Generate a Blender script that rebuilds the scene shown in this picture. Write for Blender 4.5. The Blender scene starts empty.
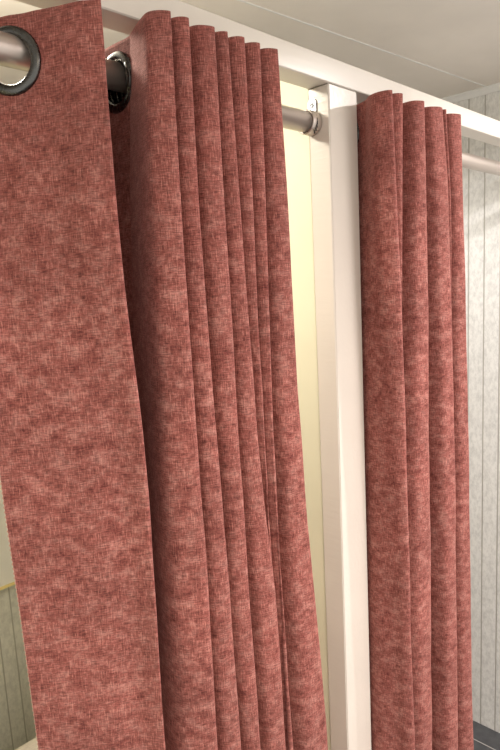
import bpy, bmesh, math, random
from mathutils import Vector, Matrix, noise
random.seed(4)
C = bpy.context.scene.collection
PI = math.pi

# ------------------------------------------------------------------ camera
# metres; the camera is the origin, 1.7 m above the floor
FLOOR, CEIL = -1.70, 0.583
R = Vector((0.6996483, -0.7126424, -0.0513129))
D = Vector((-0.1436883, -0.0699901, -0.9871449))
F = Vector((0.6998900, 0.6980273, -0.1513668))
FPX = 597.63
cd = bpy.data.cameras.new('camera'); cam = bpy.data.objects.new('camera', cd); C.objects.link(cam)
cd.sensor_fit = 'VERTICAL'; cd.sensor_height = 36.0; cd.lens = 36.0 * FPX / 750.0
cd.clip_start = 0.02
U = -D
cam.matrix_world = Matrix(((R.x, U.x, -F.x, 0), (R.y, U.y, -F.y, 0), (R.z, U.z, -F.z, 0), (0, 0, 0, 1)))
bpy.context.scene.camera = cam

# ------------------------------------------------------------------ materials
def new_mat(name, color=(.8, .8, .8), rough=.5, metal=0.0):
    m = bpy.data.materials.new(name); m.use_nodes = True
    nt = m.node_tree; b = nt.nodes['Principled BSDF']
    b.inputs['Base Color'].default_value = (*color, 1)
    b.inputs['Roughness'].default_value = rough
    b.inputs['Metallic'].default_value = metal
    return m, nt, b
def N(nt, kind, **kw):
    n = nt.nodes.new(kind)
    for k, v in kw.items():
        if k in n.inputs.keys(): n.inputs[k].default_value = v
        else: setattr(n, k, v)
    return n
def ramp(nt, fac, stops):
    r = nt.nodes.new('ShaderNodeValToRGB'); nt.links.new(fac, r.inputs['Fac'])
    e = r.color_ramp.elements
    while len(e) < len(stops): e.new(0.5)
    for el, (p, c) in zip(e, stops):
        el.position = p; el.color = (*c, 1) if len(c) == 3 else c
    return r.outputs['Color']
def g3(v): return (v, v, v)
def mixc(nt, a, b, fac, mode='MIX'):
    n = nt.nodes.new('ShaderNodeMix'); n.data_type = 'RGBA'; n.blend_type = mode
    for sock, val in ((n.inputs[0], fac), (n.inputs[6], a), (n.inputs[7], b)):
        if hasattr(val, 'is_output'): nt.links.new(val, sock)
        elif isinstance(val, (int, float)): sock.default_value = val
        else: sock.default_value = (*val, 1)
    return n.outputs[2]
def noise_tex(nt, vec, scale, detail=3, rough=.55, mscale=(1, 1, 1)):
    mp = nt.nodes.new('ShaderNodeMapping'); mp.inputs['Scale'].default_value = mscale
    nt.links.new(vec, mp.inputs['Vector'])
    n = N(nt, 'ShaderNodeTexNoise'); n.inputs['Scale'].default_value = scale
    n.inputs['Detail'].default_value = detail; n.inputs['Roughness'].default_value = rough
    nt.links.new(mp.outputs[0], n.inputs['Vector'])
    return n.outputs['Fac']
def bump(nt, bsdf, height, strength, dist):
    b = nt.nodes.new('ShaderNodeBump'); b.inputs['Strength'].default_value = strength
    b.inputs['Distance'].default_value = dist
    nt.links.new(height, b.inputs['Height']); nt.links.new(b.outputs[0], bsdf.inputs['Normal'])
    return b

def fabric_mat():
    m, nt, b = new_mat('rose_chenille', rough=.85)
    tc = nt.nodes.new('ShaderNodeTexCoord'); uv = tc.outputs['UV']
    weft = noise_tex(nt, uv, 130, 4, .7, (.75, 5.5, 1))      # fine threads running across
    warp = noise_tex(nt, uv, 130, 4, .7, (5.5, .6, 1))       # fine threads running down
    mott = noise_tex(nt, uv, 42, 7, .76, (1.0, 1.35, 1))         # crushed pile patches
    big = noise_tex(nt, uv, 7, 3, .5, (1.1, 1.3, 1))
    c1 = ramp(nt, mott, [(.33, (.200, .050, .042)), (.49, (.355, .120, .099)), (.65, (.525, .238, .200))])
    sv = nt.nodes.new('ShaderNodeSeparateXYZ'); nt.links.new(uv, sv.inputs[0])
    smooth_top = ramp(nt, sv.outputs[1], [(0, g3(.0)), (.30, g3(.7))])   # the pile is less crushed near the heading
    c1 = mixc(nt, c1, (.315, .100, .080), smooth_top)
    c2 = mixc(nt, c1, ramp(nt, weft, [(.38, g3(.30)), (.58, g3(1.08))]), .70, 'MULTIPLY')
    c3 = mixc(nt, c2, ramp(nt, warp, [(.38, g3(.40)), (.58, g3(1.08))]), .55, 'MULTIPLY')
    lt = ramp(nt, warp, [(.56, g3(0)), (.70, g3(.55))])
    c4 = mixc(nt, c3, (.66, .31, .25), lt)
    c5 = mixc(nt, c4, ramp(nt, big, [(.3, g3(.80)), (.7, g3(1.12))]), .7, 'MULTIPLY')
    nt.links.new(c5, b.inputs['Base Color'])
    b.inputs['Sheen Weight'].default_value = .5
    b.inputs['Sheen Roughness'].default_value = .35
    b.inputs['Sheen Tint'].default_value = (.95, .50, .44, 1)
    b.inputs['Specular IOR Level'].default_value = .15
    h = mixc(nt, weft, warp, .5)
    h2 = mixc(nt, h, mott, .3)
    bump(nt, b, h2, 1.0, .0016)
    return m

def paint_mat(name, col, rough=.35, brush=.25, along='z'):
    m, nt, b = new_mat(name, col, rough)
    tc = nt.nodes.new('ShaderNodeTexCoord'); v = tc.outputs['Object']
    s = {'z': (1, .12, 1), 'x': (.1, 1, 1), 'v': (1, 1, .08)}[along]
    br = noise_tex(nt, v, 120, 4, .6, s)
    lo = noise_tex(nt, v, 6, 3, .5)
    c = mixc(nt, col, ramp(nt, lo, [(.3, g3(.93)), (.7, g3(1.03))]), .8, 'MULTIPLY')
    nt.links.new(c, b.inputs['Base Color'])
    bump(nt, b, br, brush, .0012)
    return m

def boards_mat(name, axis, pitch, offset, col, dark):
    """pale mottled wall boards with fine vertical grooves, pitch in metres along one axis"""
    m, nt, b = new_mat(name, col, .5)
    geo = nt.nodes.new('ShaderNodeNewGeometry'); pos = geo.outputs['Position']
    sp = nt.nodes.new('ShaderNodeSeparateXYZ'); nt.links.new(pos, sp.inputs[0])
    a = N(nt, 'ShaderNodeMath', operation='ADD'); nt.links.new(sp.outputs[axis], a.inputs[0]); a.inputs[1].default_value = 50 * pitch - offset
    d = N(nt, 'ShaderNodeMath', operation='DIVIDE'); nt.links.new(a.outputs[0], d.inputs[0]); d.inputs[1].default_value = pitch
    f = N(nt, 'ShaderNodeMath', operation='FRACT'); nt.links.new(d.outputs[0], f.inputs[0])
    w = .0013 / pitch
    g = ramp(nt, f.outputs[0], [(0, g3(0)), (w, g3(0)), (w * 2.2, g3(1)), (1 - w * 2.2, g3(1)), (1 - w, g3(0))])
    mo = noise_tex(nt, pos, 95, 4, .65, (1, 1, .55))
    mo2 = noise_tex(nt, pos, 14, 3, .5)
    c = mixc(nt, col, ramp(nt, mo, [(.34, g3(.80)), (.60, g3(1.07))]), .8, 'MULTIPLY')
    c = mixc(nt, c, ramp(nt, mo2, [(.3, g3(.95)), (.7, g3(1.03))]), .8, 'MULTIPLY')
    inv = N(nt, 'ShaderNodeInvert'); nt.links.new(g, inv.inputs['Color'])
    c = mixc(nt, c, dark, inv.outputs[0])
    nt.links.new(c, b.inputs['Base Color'])
    bump(nt, b, g, .6, .002)
    return m

def metal_mat(name, col, rough, metallic=1.0):
    m, nt, b = new_mat(name, col, rough, metallic)
    tc = nt.nodes.new('ShaderNodeTexCoord')
    n = noise_tex(nt, tc.outputs['Object'], 60, 2, .5, (.03, 3, 3))
    c = mixc(nt, col, ramp(nt, n, [(.3, g3(.9)), (.7, g3(1.05))]), .4, 'MULTIPLY')
    nt.links.new(c, b.inputs['Base Color'])
    rr = ramp(nt, n, [(.3, g3(rough * .8)), (.7, g3(rough * 1.3))]); nt.links.new(rr, b.inputs['Roughness'])
    return m

def floor_mat():
    m, nt, b = new_mat('dark_floor_tile', (.05, .05, .052), .4)
    geo = nt.nodes.new('ShaderNodeNewGeometry'); pos = geo.outputs['Position']
    mp = nt.nodes.new('ShaderNodeMapping'); nt.links.new(pos, mp.inputs[0])
    mp.inputs['Location'].default_value = (-1.924 + 3.0, -.55 + 3.0, 0)
    sp = nt.nodes.new('ShaderNodeSeparateXYZ'); nt.links.new(mp.outputs[0], sp.inputs[0])
    outs = []
    for ax, pitch in ((0, .30), (1, .60)):
        d = N(nt, 'ShaderNodeMath', operation='DIVIDE'); nt.links.new(sp.outputs[ax], d.inputs[0]); d.inputs[1].default_value = pitch
        f = N(nt, 'ShaderNodeMath', operation='FRACT'); nt.links.new(d.outputs[0], f.inputs[0])
        w = .003 / pitch
        outs.append(ramp(nt, f.outputs[0], [(0, g3(1)), (w, g3(1)), (w * 1.3, g3(0)), (1, g3(0))]))
    g = mixc(nt, outs[0], outs[1], 1.0, 'LIGHTEN')
    n = noise_tex(nt, pos, 20, 5, .6)
    c = mixc(nt, ramp(nt, n, [(.3, (.045, .047, .052)), (.7, (.085, .088, .095))]), (.42, .41, .39), g)
    nt.links.new(c, b.inputs['Base Color'])
    inv = N(nt, 'ShaderNodeInvert'); nt.links.new(g, inv.inputs['Color'])
    bump(nt, b, inv.outputs[0], .5, .002)
    return m

M = dict(
    fabric=fabric_mat(),
    thread=new_mat('pale_edge_thread', (.62, .36, .28), .8)[0],
    frame=paint_mat('cream_gloss_paint', (.70, .655, .58), .32, .18, 'x'),
    post=paint_mat('cream_gloss_paint_post', (.70, .655, .58), .32, .45, 'z'),
    panel=paint_mat('pale_yellow_panel', (.75, .735, .55), .45, .10, 'v'),
    ceiling=paint_mat('ceiling_paint', (.84, .785, .725), .7, .10, 'x'),
    crown=paint_mat('white_moulding_paint', (.80, .79, .76), .4, .05, 'x'),
    end=boards_mat('grey_wall_boards', 1, .0545, .8700, (.76, .755, .73), (.44, .42, .38)),
    back=boards_mat('grey_wall_boards_back', 0, .048, .6760, (.60, .58, .48), (.38, .36, .28)),
    side=new_mat('cream_side_wall', (.72, .69, .60), .6)[0],
    gold=new_mat('yellow_trim', (.78, .62, .25), .35)[0],
    pewter=metal_mat('dark_pewter', (.10, .10, .095), .26),
    rod=metal_mat('brushed_nickel', (.52, .46, .41), .34, .80),
    steel=metal_mat('zinc_bracket', (.50, .52, .54), .35),
    slot=new_mat('black_slot', (.01, .01, .01), .8)[0],
    floor=floor_mat(),
)
def pouf_mat():
    m, nt, b = new_mat('cream_upholstery', (.74, .66, .55), .8)
    tc = nt.nodes.new('ShaderNodeTexCoord')
    n = noise_tex(nt, tc.outputs['Object'], 160, 3, .6)
    nt.links.new(mixc(nt, (.74, .66, .55), ramp(nt, n, [(.3, g3(.85)), (.7, g3(1.05))]), .8, 'MULTIPLY'), b.inputs['Base Color'])
    bump(nt, b, n, .3, .001)
    return m
M['pouf'] = pouf_mat()

# ------------------------------------------------------------------ helpers
def link(name, bm, mat, parent=None, smooth=True):
    me = bpy.data.meshes.new(name); bm.to_mesh(me); bm.free()
    o = bpy.data.objects.new(name, me); C.objects.link(o)
    if mat: me.materials.append(mat)
    if smooth:
        for p in me.polygons: p.use_smooth = True
    if parent: o.parent = parent
    return o
def thing(name, label, cat, loc=(0, 0, 0), group=None):
    o = bpy.data.objects.new(name, None); C.objects.link(o); o.location = loc
    o.empty_display_size = .05
    o['label'] = label; o['category'] = cat
    if group: o['group'] = group
    return o
def box(bm, a, b):
    lo = Vector((min(a[0], b[0]), min(a[1], b[1]), min(a[2], b[2]))); hi = Vector((max(a[0], b[0]), max(a[1], b[1]), max(a[2], b[2])))
    bmesh.ops.create_cube(bm, size=1, matrix=Matrix.Translation((lo + hi) / 2) @ Matrix.Diagonal((*(hi - lo), 1)))
def box_obj(name, a, b, mat, parent=None, bevel=0, origin=None):
    bm = bmesh.new(); box(bm, a, b)
    if bevel: bmesh.ops.bevel(bm, geom=bm.edges[:], offset=bevel, segments=3, affect='EDGES')
    o = link(name, bm, mat, parent, smooth=False)
    if bevel:
        for p in o.data.polygons: p.use_smooth = True
        md = o.modifiers.new('n', 'WEIGHTED_NORMAL'); md.keep_sharp = False
    return o
def structure(o): o['kind'] = 'structure'; return o
def lathe(bm, prof, seg, mat4):
    """prof: (radius, axial) closed loop or open; axis = local z"""
    rings = []
    for k in range(seg):
        a = 2 * PI * k / seg
        rings.append([bm.verts.new(mat4 @ Vector((r * math.cos(a), r * math.sin(a), h))) for r, h in prof])
    return rings
def lathe_closed(bm, prof, seg, mat4):
    rg = lathe(bm, prof, seg, mat4); n = len(prof)
    for k in range(seg):
        a, b = rg[k], rg[(k + 1) % seg]
        for i in range(n):
            j = (i + 1) % n
            bm.faces.new((a[i], b[i], b[j], a[j]))
def lathe_open(bm, prof, seg, mat4):
    rg = lathe(bm, prof, seg, mat4); n = len(prof)
    for k in range(seg):
        a, b = rg[k], rg[(k + 1) % seg]
        for i in range(n - 1): bm.faces.new((a[i], b[i], b[i + 1], a[i + 1]))
    bm.faces.new([r[0] for r in rg][::-1]); bm.faces.new([r[-1] for r in rg])
def axis_mat(origin, direction):
    return Matrix.Translation(origin) @ Vector(direction).to_track_quat('Z', 'Y').to_matrix().to_4x4()

# ------------------------------------------------------------------ the setting
XW = 2.015          # end wall
YB = 1.90           # back wall of the cubicles
YF, YR = 0.600, 0.643   # front and back of the timber frame
XP0, XP1 = 0.8103, 0.8885   # the post between the two cubicles
XL = -0.42
structure(box_obj('floor', (XL - .9, -1.1, FLOOR - .05), (XW + .05, YB + .05, FLOOR), M['floor']))
structure(box_obj('ceiling', (XL - .9, -1.1, CEIL), (XW + .05, YB + .05, CEIL + .05), M['ceiling']))
structure(box_obj('wall_right', (XW, -1.1, FLOOR), (XW + .05, YB, CEIL), M['end']))
structure(box_obj('wall_back', (XL - .9, YB, FLOOR), (XW + .05, YB + .05, CEIL), M['back']))
# cove moulding along the top of the end wall
bm = bmesh.new()
prof = [(0, 0), (-.020, 0), (-.020, -.004), (-.016, -.006), (-.010, -.010), (-.006, -.016), (-.004, -.020), (0, -.020)]
va = [bm.verts.new((XW + x, -1.1, CEIL + z)) for x, z in prof]; vb = [bm.verts.new((XW + x, YB, CEIL + z)) for x, z in prof]
for i in range(len(prof)):
    j = (i + 1) % len(prof); bm.faces.new((va[i], va[j], vb[j], vb[i]))
bm.faces.new(va); bm.faces.new(vb[::-1])
structure(link('trim_1', bm, M['crown']))
# thin cover strip over the joint of two ceiling boards
bm = bmesh.new()
p0, p1 = Vector((-1.3, 1.105, CEIL)), Vector((XW - .02, .862, CEIL))
d = (p1 - p0).normalized(); s = Vector((-d.y, d.x, 0)) * .0028
sec = [(-1, 0), (-.6, -.0016), (.6, -.0016), (1, 0)]
va = [bm.verts.new(p0 + s * a + Vector((0, 0, h))) for a, h in sec]; vb = [bm.verts.new(p1 + s * a + Vector((0, 0, h))) for a, h in sec]
for i in range(4):
    j = (i + 1) % 4; bm.faces.new((va[i], va[j], vb[j], vb[i]))
structure(link('trim_2', bm, M['crown'], smooth=False))

# ------------------------------------------------------------------ cubicle frame
ZB0, ZB1 = 0.306, 0.345     # header beam
fr = thing('cubicle_frame', 'cream painted timber frame of the two curtained cubicles, with header and centre post', 'frame', (XP0, YF, FLOOR))
def under(o, p):
    o.parent = p; o.matrix_parent_inverse = Matrix.Translation(p.location).inverted(); return o
under(box_obj('header_beam', (XL - .06, YF, ZB0), (XW, YR, ZB1), M['frame'], bevel=.0016), fr)
under(box_obj('post', (XP0, YF + .0004, FLOOR), (XP1, YR, ZB0), M['post'], bevel=.0022), fr)
under(box_obj('post', (XL - .06, YF + .0004, FLOOR), (XL, YR, ZB0), M['post'], bevel=.0022), fr)
structure(box_obj('wall_middle', (XP0 + .004, YR + .0015, FLOOR), (XP1 - .004, YB, ZB1), M['panel'], bevel=.001))
structure(box_obj('wall_left', (XL - .054, YR + .0015, FLOOR), (XL - .006, YB, ZB1), M['panel'], bevel=.001))

# ------------------------------------------------------------------ curtain rods
RY, RZ, RR = 0.633, 0.2505, 0.0160
def rod(x0, x1, label, ends):
    t = thing('curtain_rod', label, 'curtain rod', (x0, RY, RZ))
    bm = bmesh.new()
    lathe_open(bm, [(RR * .92, 0), (RR, .001), (RR, x1 - x0 - .001), (RR * .92, x1 - x0)], 48, axis_mat((0, 0, 0), (1, 0, 0)))
    link('tube', bm, M['rod'], t)
    for side in ends:     # -1: bracket on a surface at the low end, +1 at the high end
        xe = (x1 if side > 0 else x0) - x0
        sgn = -side
        bm = bmesh.new()      # cup that holds the tube
        lathe_closed(bm, [(RR + .0003, 0), (RR + .0026, .0), (RR + .0030, .001), (RR + .0030, .0205), (RR + .0022, .022), (RR + .0003, .022)], 48, axis_mat((xe, 0, 0), (sgn, 0, 0)))
        br = link('bracket', bm, M['rod'], t)
        # slot in the cup
        bm = bmesh.new()
        for k in range(7):
            a = math.radians(-48 + k * 15)
            c = Vector((xe + sgn * .0135, -math.cos(a) * (RR + .0030), -.003 + math.sin(a) * (RR + .0030)))
            bmesh.ops.create_cube(bm, size=1, matrix=Matrix.Translation(c) @ Matrix.Diagonal((.0016, .0012, .0050, 1)))
        link('slot', bm, M['slot'], br, smooth=False)
        # screw plate, rounded top
        bm = bmesh.new()
        w, h0, h1, th = .0080, .008, .031, .0022
        pts = [(-w, h0)] + [(-w * math.cos(PI * k / 10), h1 + w * math.sin(PI * k / 10)) for k in range(11)] + [(w, h0)]
        A = [bm.verts.new((xe + sgn * .0003, y, z)) for y, z in pts]; B = [bm.verts.new((xe + sgn * th, y, z)) for y, z in pts]
        n = len(pts)
        for i in range(n): bm.faces.new((A[i], A[(i + 1) % n], B[(i + 1) % n], B[i]))
        bm.faces.new(A[::-1]); bm.faces.new(B)
        bmesh.ops.bevel(bm, geom=[e for e in bm.edges if all(v in B for v in e.verts)], offset=.0006, segments=2, affect='EDGES')
        pl = link('screw_plate', bm, M['steel'], t, smooth=False)
        bm = bmesh.new()
        lathe_open(bm, [(.0042, 0), (.0042, .0006), (.0034, .0016), (.0015, .0020), (.0015, .0012), (.0002, .0012)], 20, axis_mat((xe + sgn * th, 0, h1 - .003), (sgn, 0, 0)))
        link('screw', bm, M['steel'], pl)
    return t
rod(XL + .0005, XP0 - .0005, 'brushed nickel curtain rod of the left cubicle, ending in a bracket on the centre post', (-1, 1))
rod(XP1 + .0005, XW - .0005, 'brushed nickel curtain rod of the right cubicle, running on to the grey wall', (-1, 1))

# ------------------------------------------------------------------ curtains
TOPZ, BOTZ = 0.287, -1.62
def unproj(px, py, Y):
    r = R * (px - 250) + D * (py - 375) + F * FPX
    return r * (Y / r.y)
def interp(tab, z):
    """tab: sorted list (z, value) from high to low; smooth between, straight beyond"""
    if z >= tab[0][0]: return tab[0][1]
    n = len(tab)
    if z <= tab[-1][0]:
        (za, a), (zb, b) = tab[-2], tab[-1]
        return b + (b - a) / (zb - za) * (z - zb) * .5
    for i in range(n - 1):
        za, a = tab[i]; zb, b = tab[i + 1]
        if zb <= z <= za:
            t = (za - z) / (za - zb)
            m0 = ((b - tab[i - 1][1]) / (zb - tab[i - 1][0]) if i > 0 else (b - a) / (zb - za)) * (zb - za)
            m1 = ((tab[i + 2][1] - a) / (tab[i + 2][0] - za) if i + 2 < n else (b - a) / (zb - za)) * (zb - za)
            return (2*t**3 - 3*t*t + 1) * a + (t**3 - 2*t*t + t) * m0 + (-2*t**3 + 3*t*t) * b + (t**3 - t*t) * m1
def catmull(P, per):
    out = []; n = len(P)
    for i in range(n - 1):
        p0 = P[i - 1] if i else P[0] * 2 - P[1]
        p1, p2 = P[i], P[i + 1]
        p3 = P[i + 2] if i + 2 < n else P[-1] * 2 - P[-2]
        # centripetal-ish tangents keep the tight folds round
        d1 = max((p2 - p1).length, 1e-5); d0 = max((p1 - p0).length, 1e-5); d2 = max((p3 - p2).length, 1e-5)
        m1 = ((p1 - p0) / d0 + (p2 - p1) / d1).normalized() * d1 * .9 if ((p1 - p0) / d0 + (p2 - p1) / d1).length > 1e-6 else (p2 - p1)
        m2 = ((p2 - p1) / d1 + (p3 - p2) / d2).normalized() * d1 * .9 if ((p2 - p1) / d1 + (p3 - p2) / d2).length > 1e-6 else (p2 - p1)
        for k in range(per):
            t = k / per
            out.append((2*t**3 - 3*t*t + 1) * p1 + (t**3 - 2*t*t + t) * m1 + (-2*t**3 + 3*t*t) * p2 + (t**3 - t*t) * m2)
    out.append(P[-1].copy())
    return out

def curtain(label, section, PER, seed, eyelet_max, edge_thread=True, sag=lambda s: 0):
    t = thing('eyelet_curtain', label, 'curtain', (section(TOPZ)[0].x, RY, BOTZ), 'dusty rose eyelet curtains of the cubicles')
    org = t.location.copy()
    zs = []; z = TOPZ
    while z > BOTZ:
        zs.append(z); z -= .004 if z > .19 else (.012 if z > -.9 else .04)
    zs.append(BOTZ)
    rows = []
    for z in zs:
        pl = catmull([Vector((p.x, p.y, 0)) for p in section(z)], PER)
        rows.append(pl)
    ztop = [0.0] * len(rows[0])
    # arc length of a middle row serves as the cloth coordinate
    mid = rows[len(rows) // 4]; s = [0]
    for i in range(1, len(mid)): s.append(s[-1] + (mid[i] - mid[i - 1]).length)
    # cloth coordinates are counted from each fold's front line, so the weave keeps its size
    top_row = rows[0]
    crest = [i for i in range(2, len(top_row) - 2) if top_row[i].y < YRG + .03 and top_row[i].y <= min(top_row[i-1].y, top_row[i-2].y) and top_row[i].y < min(top_row[i+1].y, top_row[i+2].y)]
    owner = [min(crest, key=lambda c: abs(c - i)) for i in range(len(top_row))]
    arcs = []
    for q in rows:
        a = [0]
        for i in range(1, len(q)): a.append(a[-1] + (q[i] - q[i - 1]).length)
        arcs.append(a)
    def cloth_u(zi, i, own): return s[own] + arcs[zi][i] - arcs[zi][own]
    # eyelet centres: where the top section crosses the rod
    ez = RZ + RR - .0232
    row = min(range(len(zs)), key=lambda i: abs(zs[i] - ez)); P = rows[row]
    eyes = []
    for i in range(len(P) - 1):
        a, b = P[i].y - RY, P[i + 1].y - RY
        if a * b < 0:
            f = a / (a - b); c = P[i].lerp(P[i + 1], f)
            j0, j1 = max(i - 3, 0), min(i + 4, len(P) - 1)
            eyes.append((Vector((c.x, c.y, ez)), (P[j1] - P[j0]).normalized(), i))
    bm = bmesh.new(); uvl = bm.loops.layers.uv.new('UVMap')
    V = []
    for zi, z in enumerate(zs):
        rowv = []
        for i, p in enumerate(rows[zi]):
            w = max(0.0, min(1.0, (.2 - z) / .3))
            nz = noise.noise(Vector((s[i] * 9 + seed, z * 3.2, seed))) * .0030 + noise.noise(Vector((s[i] * 26, z * 11, seed + 5))) * .0010
            top = sag(s[i]) * max(0, 1 - (TOPZ - z) / .3) + .0012 * noise.noise(Vector((s[i] * 40, seed, 0))) * max(0, 1 - (TOPZ - z) / .05)
            q = rows[zi]
            tg = (q[min(i + 1, len(q) - 1)] - q[max(i - 1, 0)]).normalized()
            nr = Vector((-tg.y, tg.x, 0))
            rowv.append(bm.verts.new(Vector((p.x, p.y, z + top)) + nr * nz * w - org))
        V.append(rowv)
    for zi in range(len(zs) - 1):
        for i in range(len(s) - 1):
            cz = (zs[zi] + zs[zi + 1]) / 2
            c = (rows[zi][i] + rows[zi][i + 1]) / 2; c.z = cz
            cut = False
            if cz > .19:
                for e, tg, ei in eyes:
                    if abs(i - ei) < 40:
                        dv = c - e
                        if dv.length < .0275: cut = True
            if cut: continue
            f = bm.faces.new((V[zi][i], V[zi + 1][i], V[zi + 1][i + 1], V[zi][i + 1]))
            for lp, (ss, zz) in zip(f.loops, ((cloth_u(zi, i, owner[i]), zs[zi]), (cloth_u(zi + 1, i, owner[i]), zs[zi + 1]), (cloth_u(zi + 1, i + 1, owner[i]), zs[zi + 1]), (cloth_u(zi, i + 1, owner[i]), zs[zi]))):
                lp[uvl].uv = (ss + seed, zz)
    bmesh.ops.delete(bm, geom=[v for v in bm.verts if not v.link_faces], context='VERTS')
    o = link('fabric', bm, M['fabric'], t)
    md = o.modifiers.new('thickness', 'SOLIDIFY'); md.thickness = .0014; md.offset = 0; md.use_rim = True
    # metal eyelets
    for k, (e, tg, ei) in enumerate(eyes[:eyelet_max]):
        nrm = Vector((-tg.y, tg.x, 0)) if False else Vector((tg.y, -tg.x, 0))
        bm = bmesh.new()
        ri, ro, h = .0232, .0342, .0046
        prof = []
        n = 12
        for q in range(n + 1):           # front rim, a rounded roll
            a = PI * q / n
            prof.append(((ri + ro) / 2 + (ro - ri) / 2 * math.cos(a), .0008 + h * math.sin(a) ** .8))
        for q in range(n + 1):
            a = PI + PI * q / n
            prof.append(((ri + ro) / 2 + (ro - ri) / 2 * math.cos(a), -.0008 + h * .8 * -abs(math.sin(a)) ** .8))
        lathe_closed(bm, prof, 64, axis_mat(e - org, nrm))
        ob = link('eyelet', bm, M['pewter'], t)
        ob.location.z = sag(s[ei])
    if edge_thread:      # overlocked pale thread along the free edge
        bm = bmesh.new(); prev = None; pts = []
        z = TOPZ
        def edge(z):
            i = max(j for j in range(len(zs)) if zs[j] >= z - 1e-9)
            if i >= len(zs) - 1: return rows[-1][0], rows[-1][2]
            f = (zs[i] - z) / (zs[i] - zs[i + 1])
            return rows[i][0].lerp(rows[i + 1][0], f), rows[i][2].lerp(rows[i + 1][2], f)
        while z > BOTZ:
            a, b = edge(z); inw = (b - a).normalized()
            w = max(0.0, min(1.0, (.2 - z) / .3))
            nz = noise.noise(Vector((seed, z * 3.2, seed))) * .0030 + noise.noise(Vector((0, z * 11, seed + 5))) * .0010
            nr = Vector((-inw.y, inw.x, 0))
            k = len(pts) % 2
            pts.append(Vector((a.x, a.y, z)) + nr * nz * w - inw * (.0008 if k else -.0006) - org); z -= .0028
        ring_prev = None
        for p in pts:
            ring = [bm.verts.new(p + Vector((math.cos(q), math.sin(q), 0)) * .0009) for q in (0, PI/2, PI, 3*PI/2)]
            if ring_prev:
                for q in range(4): bm.faces.new((ring_prev[q], ring_prev[(q + 1) % 4], ring[(q + 1) % 4], ring[q]))
            ring_prev = ring
        link('edge_stitching', bm, M['thread'], t)
    return t

# fold ridges: front corner of each fold, seen at a few heights (pixel columns -> X on the plane of the folds)
YRG = 0.526
def ridge(pts, Y=YRG):
    tab = []
    for px, py in pts:
        p = unproj(px + .2 + 2.3 * max(0, py) / 750, py, Y); tab.append((p.z, p.x))
    return tab
LA = ridge([(101, 0), (120, 255), (144, 470), (164, 750)], .548)
left = [LA,
    ridge([(170.5, 10), (180, 200), (194, 425), (216, 750)]),
    ridge([(189, 19), (199, 200), (215, 425), (241, 750)]),
    ridge([(214.6, 26.5), (224, 200), (237.5, 425), (260.5, 750)]),
    ridge([(227.5, 30), (240, 200), (256.5, 425), (275, 600), (285, 750)]),
    ridge([(244.5, 38), (253.5, 200), (265, 425), (275.5, 600), (285.5, 750)]),
    ridge([(260, 44), (265.5, 200), (272, 425), (282, 600), (291, 750)]),
    ridge([(277.6, 48), (287.5, 200), (300, 425), (328, 750)])]
right = [
    ridge([(392, 91), (396, 200), (404, 430), (412, 750)]),
    ridge([(402.5, 96), (403.5, 200), (406.5, 430), (413.5, 750)]),
    ridge([(424, 103), (426, 200), (428.5, 430), (431, 750)]),
    ridge([(442, 108), (448, 200), (453.5, 430), (457, 750)]),
    ridge([(446, 114), (451.5, 200), (456, 430), (459, 750)]),
    ridge([(460.5, 115.6), (462.5, 200), (468, 470), (472, 750)])]
LE = [(unproj(px, py, .645).z, unproj(px, py, .645).x) for px, py in ((-7, 380), (0, 470), (20, 610), (39, 750))]

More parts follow.
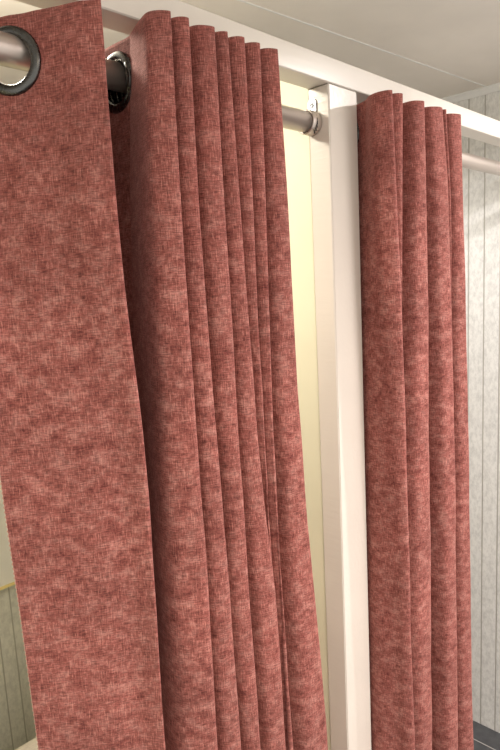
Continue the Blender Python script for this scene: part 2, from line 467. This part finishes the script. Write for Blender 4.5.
def depth(z):            # how far behind the ridges the folds reach
    t = max(0, min(1, (TOPZ - z) / 1.1)); return .172 - .05 * t
def fold(P, x, y, w, kk):
    """one front fold of width w whose right corner is x"""
    P += [Vector((x - w * 1.02, y + .034)), Vector((x - w * .80, y + .0085)), Vector((x - w * .40, y + .0012)), Vector((x - .0012 - .0035 * kk, y + .0004)), Vector((x + .0003, y + .0030 + .004 * kk)), Vector((x + .0004, y + .030))]
def section_left(z):
    x = [interp(r, z) for r in left]
    P = []
    k = max(0, min(1, (TOPZ - z) / .9)); dp = depth(z)
    xe = interp(LE, z) if z < LE[0][0] else LE[0][1] + (z - LE[0][0]) * .012
    ya = .548
    # leading panel: free edge, over the rod, to its front fold
    a = Vector((x[0], ya))
    kt = max(0, min(1, (TOPZ - z) / .45)); kt = kt * kt * (3 - 2 * kt)
    c0 = Vector((.3075, RY)); d0 = (Vector((LA[0][1], ya)) - c0).normalized()
    e = (c0 - d0 * .052).lerp(Vector((xe, .645)), kt)
    c = c0.lerp(e.lerp(a, .34), kt)
    P += [e, (c0 - d0 * .036).lerp(e.lerp(a, .13), kt), c, (c0 + d0 * .036).lerp(c.lerp(a, .4), kt), a + Vector((-.020, .021)), a + Vector((-.007, .0060)), a + Vector((-.0012, .0006)), a + Vector((.0003, .0032)), a + Vector((.0008, .020))]
    gap = x[1] - x[0]
    # back to the wall side and forward into the next fold
    P += [Vector((x[0] + gap * .25, RY)), Vector((x[0] + gap * .55, ya + dp * .80)), Vector((x[0] + gap * .80, ya + dp * .84)),
          Vector((x[1] + (.0200 * (1 - k) - gap * .22 * k), ya + dp * .76)), Vector((x[1] + (.0105 * (1 - k) - gap * .40 * k), RY - .004))]
    P += [Vector((x[1] - .0130 - .026 * k, YRG + .038)), Vector((x[1] - .0180 - .016 * k, YRG + .0165 + .004 * k)), Vector((x[1] - .0105 - .004 * k, YRG + .0040)), Vector((x[1] - .0012, YRG + .0002)), Vector((x[1] + .0003, YRG + .0030)), Vector((x[1] + .0005, YRG + .030))]
    for i in range(2, 8):
        g = max(x[i] - x[i - 1], .004)
        w = g * (.66 + .06 * k)
        if i == 7: w = g * (.66)
        yb = YRG + dp + .006 * math.sin(i * 2.1)
        xa, xb = x[i - 1], x[i] - w * 1.02
        P += [Vector((xa + .001 * (1 - k), RY)), Vector((xa + (xb - xa) * .12, yb - .014)), Vector((xa + (xb - xa) * .5, yb)), Vector((xa + (xb - xa) * .88, yb - .014)), Vector((xb, RY))]
        fold(P, x[i], YRG + (.005 * k if i == 5 else 0), w, k)
    # last run back towards the jamb
    P += [Vector((x[7] + .004, RY)), Vector((x[7] + .012 , RY + .05)), Vector((x[7] + .03 , RY + .066))]
    return P
def section_right(z):
    x = [interp(r, z) for r in right]
    P = []
    k = max(0, min(1, (TOPZ - z) / .9)); dp = depth(z)
    x0 = XP1 + .020
    P += [Vector((x0 + .030, RY + .035)), Vector((x0 + .012, RY + .012)), Vector((x0 - .003, RY - .008)), Vector((.8905 , .588)), Vector((x[0] - .014, YRG + .024)), Vector((x[0] - .011, YRG + .010)), Vector((x[0] - .005, YRG + .001)), Vector((x[0] - .001, YRG + .0004)), Vector((x[0] + .0003, YRG + .0035)), Vector((x[0] + .003, YRG + .030))]
    for i in range(1, 6):
        g = max(x[i] - x[i - 1], .005)
        w = min(g * (.62 + .10 * k), .040)
        if i == 2: w = min(g * (.36 + .3 * k), .05)
        yb = YRG + dp * .8 + .006 * math.sin(i * 2.7)
        xa, xb = x[i - 1], x[i] - w * 1.02
        s0 = .030 if i == 1 else 0
        P += [Vector((xa + .002 + s0 * .8, RY)), Vector((xa + s0 + (xb - xa) * .12, yb - .014)), Vector((xa + s0 + (xb - xa) * .5, yb)), Vector((xa + s0 + (xb - xa) * .88, yb - .014)), Vector((xb + s0 * .7, RY))]
        fold(P, x[i], YRG + (.016 * k if i in (1, 4) else 0), w, k)
    P += [Vector((x[5] + .006, RY)), Vector((x[5] + .014, RY + .05)), Vector((x[5] + .035, RY + .06))]
    return P
curtain('dusty rose eyelet curtain of the left cubicle, its two front eyelets showing on the rod', section_left, 12, 0.0, 16, sag=lambda s: -.0045 * max(0, 1 - s / .16))
curtain('dusty rose eyelet curtain right of the cream centre post, no eyelet in view', section_right, 10, 7.3, 14, edge_thread=False)

# ------------------------------------------------------------------ things inside the left cubicle
# cream board on the back wall with a yellow edge
t = thing('wall_board', 'cream board with thin yellow bottom edge on grey back wall, left of curtain', 'wall board', (.45, YB, -.95))
zb = -.934
bm = bmesh.new(); box(bm, (-.40, -.012, zb + .95), (.37, -.0005, 1.3)); link('board', bm, M['side'], t, smooth=False)
bm = bmesh.new(); box(bm, (-.40, -.016, zb + .95 - .009), (.36, -.0005, zb + .95)); link('edge_strip', bm, M['gold'], t, smooth=False)
# round upholstered stool
pc = None
def at_z(px, py, z):
    r = R * (px - 250) + D * (py - 375) + F * FPX; return r * (z / r.z)
zt = -1.245
sx, sy = .60, 1.36
t = thing('stool', 'cream upholstered square stool at the bottom left corner, before the grey wall', 'stool', (sx, sy, FLOOR))
H = zt - FLOOR
def rsq(h, r, z, n=12):
    out = []
    for q, (cx, cy) in enumerate(((1, 1), (-1, 1), (-1, -1), (1, -1))):
        for k in range(n + 1):
            a = PI / 2 * (q + k / n); out.append(Vector((cx * (h - r) + r * math.cos(a), cy * (h - r) + r * math.sin(a), z)))
    return out
def loft(name, secs, mat, parent):
    bm = bmesh.new(); rg = [[bm.verts.new(p) for p in rsq(*c)] for c in secs]; n = len(rg[0])
    for a, b in zip(rg, rg[1:]):
        for i in range(n): bm.faces.new((a[i], a[(i + 1) % n], b[(i + 1) % n], b[i]))
    bm.faces.new(rg[0][::-1]); bm.faces.new(rg[-1])
    return link(name, bm, mat, parent)
loft('seat', [(.196, .06, H - .10), (.204, .065, H - .094), (.208, .07, H - .08), (.208, .07, H - .03), (.205, .068, H - .014), (.196, .062, H - .004), (.18, .06, H + .002), (.12, .05, H + .008), (.05, .03, H + .010)], M['pouf'], t)
loft('base', [(.185, .05, 0), (.19, .05, .004), (.19, .05, H - .10)], M['pouf'], t)

# ------------------------------------------------------------------ light
def point(name, loc, power, col, radius):
    l = bpy.data.lights.new(name, 'POINT'); l.energy = power; l.color = col; l.shadow_soft_size = radius
    o = bpy.data.objects.new(name, l); C.objects.link(o); o.location = loc; return o
def spot(name, loc, aim, power, col, radius, size=150, blend=.6):
    l = bpy.data.lights.new(name, 'SPOT'); l.energy = power; l.color = col; l.shadow_soft_size = radius
    l.spot_size = math.radians(size); l.spot_blend = blend
    o = bpy.data.objects.new(name, l); C.objects.link(o); o.location = loc
    o.rotation_euler = (Vector(aim) - Vector(loc)).to_track_quat('-Z', 'Y').to_euler(); return o
point('cubicle_lamp', (.42, 1.00, .47), 6.5, (1, .93, .79), .025)
spot('cubicle_fill_jamb', (.40, .98, .47), (.72, .72, -.9), 27, (1, .94, .82), .05, 120, 1.0)  # added fill beside the cubicle lamp, lifts the lower jamb
spot('cubicle_fill_end_wall', (1.35, 1.25, .50), (1.85, .88, -.75), 34, (1, .95, .90), .05, 110, 1.0)  # added fill to brighten the lower end wall, no known fixture here
spot('room_lamp_left', (.0, -1.0, .55), (.25, .25, -1.35), 75, (1, .78, .54), .30, 118, 1.0)
spot('room_lamp_right', (1.15, -.95, .55), (1.05, .3, -1.35), 190, (1, .88, .87), .30, 118, 1.0)
spot('room_lamp_middle', (1.55, -.13, .57), (1.55, .0, -1), 36, (1, .94, .92), .02, 158, .30)
w = bpy.data.worlds.new('world'); bpy.context.scene.world = w; w.use_nodes = True
w.node_tree.nodes['Background'].inputs[0].default_value = (1, .95, .89, 1)
w.node_tree.nodes['Background'].inputs[1].default_value = 1.25
vs = bpy.context.scene.view_settings
vs.view_transform = 'Standard'; vs.look = 'None'; vs.gamma = 1; vs.use_curve_mapping = False; vs.exposure = 0.1
